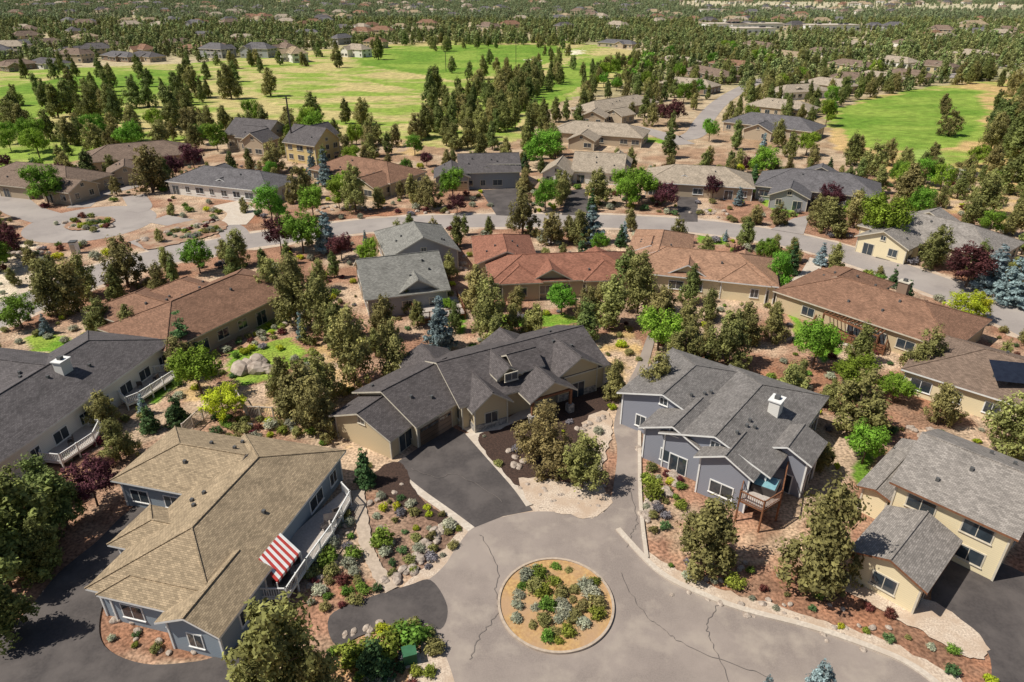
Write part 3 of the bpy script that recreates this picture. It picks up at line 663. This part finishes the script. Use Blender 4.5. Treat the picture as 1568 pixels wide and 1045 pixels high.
TL="""G 835 716 618 1.0;J 890 748 665 1.05;C 560 742 680 1;J 1078 868 758 1.1;J 1250 895 735 1.0;J 1255 722 675 1.1;J 440 1095 928 1.0;J 500 1095 990 .9
P 50 850 715 1.2;P 15 900 770 1.2;P 105 810 720 1.2;M 150 775 710 1;P 20 980 870 1.2;P -20 840 700 1.2;P 70 770 700 1.2;P 80 880 790 1
J 165 655 600 1.1;J 185 705 640 1.1;C 232 660 612 1.2;C 274 652 595 1.2;D 310 605 528 1.0;Y 345 640 592 1.2;S 222 635 600 1;C 285 550 475 1.4
J 468 645 545 .95;J 490 662 575 .95;J 435 600 540 1;J 545 590 470 .95;J 605 580 480 .95;J 590 520 445 1.0;J 500 520 425 1.0;J 455 500 390 1.0;J 420 470 395 1.0;P 520 540 460 1.1
S 675 535 440 1.1;S 464 522 472 .8;S 73 512 478 1;S 503 385 318 1.3;S 905 372 308 1.3;D 465 388 318 1.1;D 418 345 283 1.0;D 35 502 455 1.3
J 730 475 400 1;J 748 520 425 1.0;J 820 515 460 1.1;J 785 510 465 1.1;J 900 495 435 1.0;J 935 500 415 1.0;J 975 480 385 1.0;P 960 450 375 1
J 1010 510 430 1.0;J 1045 560 490 1.1;J 1003 632 540 .95;J 1050 520 460 1.1;J 1110 560 475 1.1;J 1135 530 455 1.1;J 1085 490 440 1.1;J 1180 520 465 1.1;D 1243 565 480 .8;D 1190 448 385 .8;D 1305 600 540 1.1
J 1303 662 565 1.05;J 1407 585 500 1.0;J 1435 650 585 1.0;D 1365 615 570 1.3;J 1540 700 600 1.2;S 1545 465 382 1.4;S 1515 445 368 1.2;S 1256 406 368 1.3;M 1478 440 378 1.4;D 1345 378 292 1.0
J 1425 412 338 1.0;J 1265 360 295 1.2;J 1305 350 290 1.1;J 1385 315 245 1.1;J 1500 330 265 1.2;J 1335 268 215 1.1
J 197 440 362 1.1;J 120 478 395 1.0;J 88 485 392 1.0;J 160 515 450 1.0;J 205 525 462 1.0;J 135 455 385 1.0;J 368 408 348 1.0;J 345 400 365 1;J 235 295 215 1.1;D 75 312 253 1.3;P 140 275 228 1.3
J 800 360 285 .9;J 885 375 322 1.1;C 950 378 340 1;J 545 325 250 .9;J 632 312 262 1.1;J 655 320 270 1.1;J 580 320 285 1.1;J 463 305 250 1.0;S 500 285 222 1;S 480 272 225 1;D 520 320 275 1;D 530 305 260 1
J 858 315 272 1.1;J 915 315 258 1.1;D 978 312 250 1.0;M 1018 322 280 1;M 1090 305 268 1;M 1025 192 153 1.5;M 700 328 298 1;S 1165 248 198 1;S 1130 315 282 1.2;J 1155 345 310 1.2;J 1190 345 310 1.2;D 1165 275 225 1.2
J 375 325 300 1;J 420 265 215 1.1;J 440 240 205 1.1;P 265 195 115 1.1;P 210 165 112 1.1;P 110 178 118 1.1;P 90 180 125 1.1;P 145 185 130 1.1;P 30 195 140 1.1;J 355 152 95 1.1;J 415 148 100 1.1;J 300 150 100 1.1;J 555 192 145 1.1;P 480 198 140 1.1;P 530 190 150 1.1
P 660 165 88 1.1;P 668 155 95 1.1;P 740 122 85 1.1;P 855 104 70 1.1;P 520 104 75 1.1;P 580 92 55 1.1;J 1452 208 165 1.3;J 1442 175 140 1.2;J 20 200 150 1.2;P 230 165 120 1.2;P 175 180 125 1.2
S 1245 1085 1008 1.2;S 1165 1095 1030 1;C 575 1035 975 1.6;P 1560 250 140 1.2;P 1530 215 150 1.2;P 1568 300 190 1.2;P 1545 240 165 1.2;J 1345 425 405 1;C 1365 440 405 1;Y 1470 490 445 1.2;Y 1495 490 450 1.2;C 1210 420 365 .9;S 560 375 350 .8;S 955 370 335 .9;S 1110 370 350 .9;M 95 275 250 1;D 830 255 200 1.4;D 685 480 455 1;M 165 735 700 1;J 1185 500 460 1;J 760 545 480 .9;J 1025 575 520 .9;J 575 545 500 1;J 180 300 270 1;J 265 330 308 1;J 245 372 350 .9;J 640 500 460 1;P 625 480 440 1;J 1080 545 490 1"""
for ln in TL.replace('\n',';').split(';'):
    if not ln.strip(): continue
    k,x,yb,yt,w=ln.split(); T(k,float(x),float(yb),float(yt),float(w))
grid={}
def near(x,y,md):
    gx,gy=int(x//10),int(y//10)
    for i in (-1,0,1):
        for j in (-1,0,1):
            for (a,b) in grid.get((gx+i,gy+j),()):
                if (a-x)**2+(b-y)**2<md*md: return True
    return False
def reg(x,y): grid.setdefault((int(x//10),int(y//10)),[]).append((x,y))
for t in TREES: reg(t[0],t[1])
OPEN=[[P(*p) for p in q] for q in ([(50,300),(370,295),(400,350),(330,400),(200,425),(60,395)],[(590,640),(930,600),(940,800),(600,800)],[(990,860),(1500,900),(1560,1060),(990,950)],[(340,500),(470,500),(480,600),(340,600)],[(520,305),(720,310),(820,320),(820,335),(520,340)],[(900,500),(990,500),(985,620),(900,600)],[(1195,470),(1300,520),(1280,570),(1200,520)],[(1030,300),(1080,300),(1250,340),(1240,370),(1030,345)])]
def scatter(px,n,kinds,md,hr,mg=2.0,world=None,fn=None):
    pts=[P(*p) for p in px] if world is None else world
    x0=min(p.x for p in pts);x1=max(p.x for p in pts);y0=min(p.y for p in pts);y1=max(p.y for p in pts)
    k=0;tr=0
    while k<n and tr<n*12:
        tr+=1; x=R.uniform(x0,x1); y=R.uniform(y0,y1)
        if not pin(x,y,pts) or near(x,y,md): continue
        if fn is None and any(pin(x,y,q) for q in OPEN): continue
        if blocked(x,y,mg): continue
        reg(x,y); k+=1
        (fn or put)(R.choice(kinds),x,y,R.uniform(*hr))
scatter([(605,215),(660,180),(700,150),(760,130),(860,110),(860,130),(800,165),(840,190),(900,165),(905,215),(870,245),(780,255),(700,245),(650,225)],95,'PPJPJ',4.0,(7,12))
scatter([(0,215),(130,200),(300,190),(450,205),(600,215),(640,240),(560,260),(400,235),(300,240),(150,240),(0,245)],62,'PJJJD',5,(6,10.5))
scatter([(0,125),(60,112),(200,104),(330,98),(430,92),(430,125),(300,140),(150,160),(20,170)],30,'PPJ',6,(8,12))
scatter([(0,165),(200,150),(330,150),(300,190),(100,200),(0,215)],18,'PPJ',6,(8,12))
scatter([(430,92),(600,66),(870,62),(890,75),(600,82),(470,105)],34,'PPJ',5,(8,12))
scatter([(640,100),(760,90),(900,80),(900,105),(760,125),(660,130)],14,'PJ',6,(7,11))
scatter([(880,110),(1000,90),(1100,80),(1300,100),(1420,130),(1290,160),(1270,220),(1320,260),(1240,255),(1100,240),(1000,250),(900,200)],230,'PPJJJJPPD',4.4,(6,10))
scatter([(1520,130),(1700,130),(1700,360),(1560,300),(1500,215)],45,'PPJ',4.5,(8,12))
scatter([(1250,140),(1400,122),(1520,112),(1520,125),(1400,137),(1290,158)],30,'PJ',6,(8,11))
scatter([(1290,240),(1420,262),(1568,330),(1568,400),(1460,400),(1300,300)],26,'JJPD',7,(5,8))
scatter([(-150,255),(1700,255),(1750,420),(-200,420)],185,'JJJJJPPPPDDCM',4.4,(3.5,7.5),1.6)
scatter([(-220,420),(1800,420),(1900,640),(-300,640)],92,'JJJJJJPPDC',4.6,(3.5,7),1.7)
scatter([(1000,640),(1290,520),(1500,600),(1330,700),(1280,760)],7,'JJD',5,(3,6),2)
scatter([(-300,640),(60,720),(0,900),(-500,1100)],26,'PPJ',5,(7,10),2)
def put_sh(kind,x,y,s):
    me=R.choice(SH[kind]); nmm={'box':'boxwood_shrub','sage':'sage_shrub','burg':'barberry_shrub','yel':'golden_shrub','con':'dwarf_conifer_shrub','lav':'lavender_plant','jun':'olive_shrub'}[kind]
    o=bpy.data.objects.new(nmm,me); o.location=(x,y,0); o.scale=(s*R.uniform(.9,1.2),s*R.uniform(.9,1.2),s*R.uniform(.75,1.1)); o.rotation_euler=(0,0,R.uniform(0,6.28)); COL.objects.link(o); return o
grid={}
SK=['box','box','sage','sage','burg','jun','jun','con','yel','lav','jun','sage']
def shz(px,n,sr,md=1.0,kinds=SK,mg=.3): scatter(px,n,kinds,md,sr,mg,fn=put_sh)
k=0
while k<44:
    a=R.uniform(0,6.28); q=ir*math.sqrt(R.random())*.86
    x=ic.x+q*math.cos(a); y=ic.y+q*math.sin(a)
    if near(x,y,.8) :
        k+=.2; continue
    reg(x,y); put_sh(R.choice(['box','jun','jun','sage','sage','jun','box']),x,y,R.uniform(.7,1.5)); k+=1
shz([(562,765),(640,755),(712,800),(690,850),(640,885),(590,880),(568,840)],36,(.5,1.1))
for x,y,s in ((588,835,2.0),(541,855,1.6),(503,862,1.7),(557,905,1.2),(687,808,1.3),(1000,765,1.9),(998,742,1.8),(630,985,2.4),(590,1005,2.6),(545,1010,2.6),(1125,895,1.6)):
    p=P(x,y); reg(p.x,p.y); put_sh('box' if x!=687 else 'sage',p.x,p.y,s)
shz([(470,880),(535,780),(548,850),(590,900),(520,940),(470,930)],34,(.6,1.4))
shz([(160,920),(350,960),(365,1000),(260,1008),(170,980)],26,(.5,1.0))
shz([(500,1000),(560,965),(660,962),(680,1040),(600,1090)],18,(.8,1.6))
shz([(985,690),(1040,700),(1045,780),(1000,830),(985,760)],18,(.6,1.3))
shz([(1000,850),(1080,850),(1300,900),(1500,1010),(1350,980),(1080,905)],34,(.4,1.0),1.5)
shz([(1320,900),(1420,950),(1480,1010),(1560,1050),(1500,1060),(1350,970)],14,(.6,1.2),1.5)
shz([(330,640),(420,640),(500,665),(440,670),(380,680),(330,670)],40,(.7,1.5))
shz([(370,500),(440,470),(450,500),(400,540),(360,550)],30,(.6,1.3))
shz([(740,670),(880,620),(870,720),(790,735)],7,(.3,.6),2)
shz([(85,345),(140,330),(190,345),(140,357)],22,(.8,1.7),mg=-3)
shz([(225,368),(330,338),(340,355),(235,380)],26,(.7,1.6),mg=-2)
shz([(-150,255),(1700,255),(1750,430),(-200,430)],600,(.7,2.0),1.7)
shz([(-220,430),(1800,430),(1900,720),(-300,720)],430,(.5,1.4),1.6,mg=.5)
def rockmesh(seed):
    r=random.Random(seed); bm=bmesh.new(); bmesh.ops.create_icosphere(bm,subdivisions=2,radius=.5)
    for v in bm.verts:
        k=1+r.uniform(-.14,.14); v.co=Vector((v.co.x*k*1.2,v.co.y*k,v.co.z*k*.75))
    me=bpy.data.meshes.new('boulder_mesh'); bm.to_mesh(me); bm.free(); me.materials.append(M['rock']); return me
RK=[rockmesh(i) for i in range(4)]
def rock(k,x,y,s):
    o=bpy.data.objects.new('boulder',R.choice(RK)); o.location=(x,y,.15*s); o.scale=(s,s,s); o.rotation_euler=(R.uniform(-.2,.2),R.uniform(-.2,.2),R.uniform(0,6)); COL.objects.link(o)
def rl(px,n,sr,jit=.5):
    pts=smooth([P(*p) for p in px],False,6)
    for i in range(n):
        p=pts[int(R.random()*(len(pts)-1))]; rock(0,p.x+R.uniform(-jit,jit),p.y+R.uniform(-jit,jit),R.uniform(*sr))
rl([(1040,700),(1030,735),(1000,770),(985,800)],44,(.5,1.1)); rl([(890,660),(905,650),(928,640)],12,(.4,.8)); rl([(640,860),(660,830),(690,800)],18,(.5,1.)); rl([(970,690),(1000,690),(1030,700)],8,(.4,.8),.3)
rl([(530,975),(600,962),(650,970)],26,(.3,.7)); rl([(590,890),(625,880),(650,850)],12,(.5,.9)); rl([(520,780),(580,765),(610,740)],8,(.4,.7)); rl([(165,930),(250,990),(350,985)],20,(.3,.7))
rl([(375,572),(395,562),(425,572)],9,(1.5,2.6),1.2); rl([(440,500),(445,470),(430,450)],10,(.5,1.)); rl([(220,370),(300,345),(340,340)],20,(.5,1.4),1.5); rl([(0,395),(40,385),(60,395)],20,(.6,1.6),2); rl([(100,345),(140,350),(175,345)],12,(.6,1.3),1.5)
rl([(1050,890),(1200,930),(1350,985)],36,(.2,.6),2); rl([(770,690),(790,700),(800,720)],5,(.7,1.),1); rl([(700,385),(705,420),(700,400)],12,(.6,1.2),1.5); rl([(1430,265),(1490,270)],14,(1,2),4); rl([(1060,330),(1090,325),(1110,335)],14,(.6,1.),2); rl([(1120,870),(1150,860)],4,(.4,.6)); rl([(500,320),(700,325)],20,(.5,1.1),2)
rl([(810,745),(850,765),(900,770),(920,745)],30,(.2,.5),1); rl([(1390,660),(1450,670)],8,(.5,1),1); rl([(480,905),(500,870),(540,800)],14,(.3,.7),.6)
# ------------------------------------------------ distant forest
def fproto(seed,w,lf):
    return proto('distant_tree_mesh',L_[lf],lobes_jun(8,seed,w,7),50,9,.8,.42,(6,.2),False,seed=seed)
def mass(pts,hs,proto_me,nm_):
    src=bpy.data.objects.new('pine_tree',proto_me); src.location=(pts[0][0],pts[0][1],0); COL.objects.link(src)
    me=bpy.data.meshes.new(nm_); me.from_pydata([(a,b,0) for a,b in pts],[],[])
    at=me.attributes.new('sc','FLOAT','POINT'); at.data.foreach_set('value',[h_/8 for h_ in hs])
    at=me.attributes.new('rt','FLOAT','POINT'); at.data.foreach_set('value',[R.uniform(0,6.28) for _ in hs])
    o=bpy.data.objects.new(nm_,me); COL.objects.link(o)
    ng_=bpy.data.node_groups.new('tree_instancer','GeometryNodeTree')
    ng_.interface.new_socket('Geometry',in_out='INPUT',socket_type='NodeSocketGeometry'); ng_.interface.new_socket('Geometry',in_out='OUTPUT',socket_type='NodeSocketGeometry')
    n=ng_.nodes; l=ng_.links; gi=n.new('NodeGroupInput'); go=n.new('NodeGroupOutput')
    ip=n.new('GeometryNodeInstanceOnPoints'); ob=n.new('GeometryNodeObjectInfo'); ob.inputs['Object'].default_value=src; ob.inputs['As Instance'].default_value=True
    a1=n.new('GeometryNodeInputNamedAttribute'); a1.data_type='FLOAT'; a1.inputs[0].default_value='sc'
    a2=n.new('GeometryNodeInputNamedAttribute'); a2.data_type='FLOAT'; a2.inputs[0].default_value='rt'
    cx=n.new('ShaderNodeCombineXYZ'); l.new(a2.outputs[0],cx.inputs[2])
    l.new(gi.outputs[0],ip.inputs['Points']); l.new(ob.outputs['Geometry'],ip.inputs['Instance']); l.new(a1.outputs[0],ip.inputs['Scale']); l.new(cx.outputs[0],ip.inputs['Rotation'])
    l.new(ip.outputs[0],go.inputs[0])
    md=o.modifiers.new('instances','NODES'); md.node_group=ng_
golf=[P(*p) for p in [(-200,118),(120,102),(300,96),(520,73),(700,61),(880,63),(1005,84),(965,125),(850,160),(800,215),(-200,270)]]
golf2=[P(*p) for p in [(1265,175),(1430,132),(1568,118),(1700,125),(1700,360),(1430,310)]]
field=[P(*p) for p in [(1040,2),(1300,4),(1568,8),(1700,14),(1700,24),(1500,20),(1250,16),(1040,12)]]
bgrid={}
for o in OBB:
    if o[0].y<330: continue
    for i in (-1,0,1):
        for j in (-1,0,1): bgrid.setdefault((int(o[0].x//60)+i,int(o[0].y//60)+j),[]).append(o)
def fast_block(x,y):
    for c,d,hl,hw in bgrid.get((int(x//60),int(y//60)),()):
        dx=x-c.x; dy=y-c.y
        u_=dx*d.x+dy*d.y; v_=-dx*d.y+dy*d.x
        if abs(u_)<hl+1 and -hw-(14 if y>600 else 8)<v_<hw+2: return True
    return False
fp=[];fh=[];gp=[];gh=[]
dn=random.Random(3)
for i in range(60000):
    y=340+ (dn.random()**.85)*2300; x=dn.uniform(-.82,.82)*y
    if y<620 and pin(x,y,golf): continue
    if pin(x,y,golf2) : continue
    if pin(x,y,field) and dn.random()<.93: continue
    d_=tab[int(x/55)%256,int(y/55)%256]*.5+tab[int(x/170+9)%256,int(y/170)%256]*.5
    if dn.random()>d_*1.3+.05: continue
    if fast_block(x,y): continue
    if y<1000: fp.append((x,y)); fh.append(dn.uniform(4.5,10))
    else: gp.append((x,y)); gh.append(dn.uniform(5,10.5))
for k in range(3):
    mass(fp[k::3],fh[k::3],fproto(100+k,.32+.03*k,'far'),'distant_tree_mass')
    mass(gp[k::3],gh[k::3],fproto(110+k,.34+.03*k,'far_hazy'),'distant_tree_mass')
# ------------------------------------------------ decks, fences, awning etc.
def deck(name,px,z,rail='white',slab='deck',skip=(),h=1.0,bal=True,fl=True):
    pts=[P(*p,z) for p in px]; b=MB(); n=len(pts)
    if fl:
        b.poly([(p.x,p.y,z) for p in pts],M[slab]); b.poly([(p.x,p.y,z-.25) for p in pts],M[slab])
        for i in range(n):
            p,q=pts[i],pts[(i+1)%n]; b.poly([(*p,z),(*q,z),(*q,z-.25),(*p,z-.25)],M[rail])
    for i in range(n if fl else n-1):
        if i in skip: continue
        p,q=pts[i],pts[(i+1)%n]; l=(q-p).length; d=(q-p)/l
        b.beam((*p,z+h),(*q,z+h),.05,M[rail]); b.beam((*p,z+.12),(*q,z+.12),.03,M[rail])
        k=max(1,round(l/1.8))
        for j in range(k+1):
            c=p+d*l*j/k; b.box(c,d,.14,.14,0,z+h+.1,M[rail])
        if bal:
            for j in range(int(l/.2)): c=p+d*.2*j; b.box(c,d,.04,.04,z+.12,z+h,M[rail])
    return b.obj(name,None,(pts[0].x,pts[0].y,0))
deck('white_railed_deck',[(405,875),(447,820),(480,790),(525,752),(537,765),(510,815),(470,870),(440,915),(400,915),(372,897)],1.0,skip=(0,1,2,9))
deck('white_railed_deck',[(175,600),(215,575),(262,568),(268,578),(215,612),(195,620)],.8,skip=(0,))
deck('white_railed_deck',[(65,680),(120,650),(155,655),(145,675),(95,708),(65,705)],.8,skip=(0,))
deck('timber_deck',[(1150,700),(1205,715),(1195,765),(1168,782),(1132,765)],2.6,'wood',skip=(0,))
deck('timber_deck',[(1255,478),(1370,500),(1352,540),(1240,505)],.5,'wood','wood',skip=(0,))
deck('timber_deck',[(622,455),(700,455),(712,480),(640,490)],1.0,'wood',skip=(0,))
deck('garden_fence',[(283,668),(325,630),(350,625)],0.0,'conc',fl=False,h=1.6)
deck('garden_fence',[(365,615),(380,640),(420,642)],0.0,'conc',fl=False,h=1.6)
b=MB(); c=P(1172,748,2.6); b.box(c,(.84,-.54),2.2,2.2,2.61,3.4,M['dtrim']); b.box(c,(.84,-.54),1.9,1.9,3.4,3.43,M['water']); b.obj('hot_tub',None,(c.x,c.y,0))
def chair(x,y,z,a,m='dtrim'):
    b=MB(); c=P(x,y,z); d=Vector((math.cos(a),math.sin(a))); n=Vector((-d.y,d.x))
    b.box(c,d,.55,.55,z+.38,z+.46,M[m]); b.box(c-n*.26,d,.55,.07,z+.46,z+.95,M[m])
    for i in (-1,1):
        for j in (-1,1): b.box(c+d*.23*i+n*.23*j,d,.05,.05,z,z+.38,M[m])
        b.box(c+d*.27*i,d,.05,.5,z+.62,z+.66,M[m])
    b.obj('patio_chair',None,(c.x,c.y,z))
def table(x,y,z):
    b=MB(); c=P(x,y,z); b.box(c,(1,.3),1.3,.9,z+.7,z+.75,M['dtrim'])
    for i in (-1,1):
        for j in (-1,1): b.box(c+Vector((.5*i,.33*j)),(1,.3),.06,.06,z,z+.7,M['dtrim'])
    b.obj('patio_table',None,(c.x,c.y,z))
for x,y,a in ((440,885,0),(425,895,1.2),(455,866,2.2),(515,788,.6),(498,812,2.5)): chair(x,y,1.0,a)
table(440,898,1.0); table(508,800,1.0)
for x,y,a in ((838,455,0),(858,456,1),(868,448,2.4),(830,447,3)): chair(x,y,0,a)
for x,y,a in ((1300,515,0),(1320,520,2),(1340,525,1)): chair(x,y,.5,a)
table(1310,524,.5)
for x,y,a in ((215,593,.4),(240,583,1.4),(110,680,2)): chair(x,y,.8,a)
b=MB(); a0=P(395,862,3.2); a1=P(430,820,3.2); o1=P(460,845,2.6); o0=P(424,892,2.6)
for i in range(12):
    t0,t1=i/12,(i+1)/12; p0=a0.lerp(a1,t0);p1=a0.lerp(a1,t1);q0=o0.lerp(o1,t0);q1=o0.lerp(o1,t1); mm=M['red'] if i%2==0 else M['white']
    b.poly([(*p0,3.5),(*p1,3.5),(*q1,2.65),(*q0,2.65)],mm); b.poly([(*q0,2.65),(*q1,2.65),(*q1,2.35),(*q0,2.35)],mm)
b.beam((*o0,2.6),(*o0,1),.04,M['white']); b.beam((*o1,2.6),(*o1,1),.04,M['white']); b.obj('striped_awning',None,(a0.x,a0.y,0))
b=MB(); q=[P(1262,480,2.7),P(1290,470,2.7),P(1372,495,2.7),P(1345,515,2.7)]
for p in q: b.box(p,(1,0),.2,.2,0,2.7,M['wood'])
for i in range(16):
    t=i/15; p0=q[1].lerp(q[2],t); p1=q[0].lerp(q[3],t); b.beam((*p0,2.8),(*p1,2.8),.06,M['wood'])
b.beam((*q[0],2.68),(*q[3],2.68),.1,M['wood']); b.beam((*q[1],2.68),(*q[2],2.68),.1,M['wood']); b.obj('pergola',None,(q[0].x,q[0].y,0))
b=MB(); c=P(1548,575,4.9)
b.poly([(c.x-2.5,c.y-1.2,4.9),(c.x+3.5,c.y-2.6,4.9),(c.x+4.2,c.y+.4,6.0),(c.x-1.8,c.y+1.8,6.0)],M['solar']); b.obj('solar_panel',None,(c.x,c.y,0))
b=MB(); c=P(628,1012); b.box(c,(1,.3),1.6,1.3,.02,.12,M['conc']); b.box(c,(1,.3),1.0,.9,.12,1.1,M['green']); b.box(c,(1,.3),1.06,.96,1.1,1.16,M['green']); b.obj('utility_cabinet',None,(c.x,c.y,0))
for x,yb,yt in ((452,245,148),(683,110,78),(790,98,60),(860,92,60)):
    p=P(x,yb); hh=hgt(x,yb,yt); b=MB(); b.beam((*p,0),(*p,hh),.16,M['dtrim']); b.beam((p.x-1,p.y,hh-.6),(p.x+1,p.y,hh-.6),.08,M['dtrim']); b.obj('utility_pole',None,(p.x,p.y,0))
b=MB(); c=P(117,388); b.box(c,(1,.2),1.2,1.2,0,2.2,M['white']); b.box(c,(1,.2),1.3,1.3,2.2,2.4,M['metal']); b.box(c+Vector((0,-.6)),(1,.2),.8,.1,.1,1.9,M['conc']); b.obj('portable_toilet',None,(c.x,c.y,0))
b=MB(); c=P(848,446)
for k in range(16):
    a=2*math.pi*k/16; a2=2*math.pi*(k+1)/16
    b.poly([(c.x,c.y,2.7),(c.x+1.5*math.cos(a),c.y+1.5*math.sin(a),2.2),(c.x+1.5*math.cos(a2),c.y+1.5*math.sin(a2),2.2)],M['white'])
b.beam((*c,0),(*c,2.6),.04,M['metal']); b.box(c,(1,0),1.2,1.2,.7,.75,M['wood']); b.obj('patio_umbrella',None,(c.x,c.y,0))
# ------------------------------------------------ light, sky, camera
d=Vector((.97,.2)).normalized(); el=math.radians(54)
D=Vector((d.x*math.cos(el),d.y*math.cos(el),-math.sin(el)))
s=bpy.data.lights.new('sun','SUN'); s.energy=5.0; s.angle=math.radians(.5); s.color=(1,.95,.85)
so=bpy.data.objects.new('sun',s); so.rotation_euler=D.to_track_quat('-Z','Y').to_euler(); so.location=(0,0,200); COL.objects.link(so)
w=bpy.data.worlds.new('World'); scene.world=w; w.use_nodes=True; nt=w.node_tree
sk=nt.nodes.new('ShaderNodeTexSky'); sk.sky_type='NISHITA'; sk.sun_disc=False; sk.sun_elevation=el; sk.sun_rotation=math.atan2(-d.x,-d.y)
nt.links.new(sk.outputs[0],nt.nodes['Background'].inputs[0]); nt.nodes['Background'].inputs[1].default_value=.065
scene.view_settings.view_transform='Standard'; scene.view_settings.look='None'; scene.view_settings.exposure=0
cam=bpy.data.cameras.new('camera'); cam.lens=24; cam.sensor_width=36; cam.clip_end=20000; cam.clip_start=.5
co_=bpy.data.objects.new('camera',cam); co_.location=(0,0,H); co_.rotation_euler=(math.pi/2-PIT,0,0); COL.objects.link(co_); scene.camera=co_
print('objects',len(bpy.data.objects),'far trees',len(fp)+len(gp))
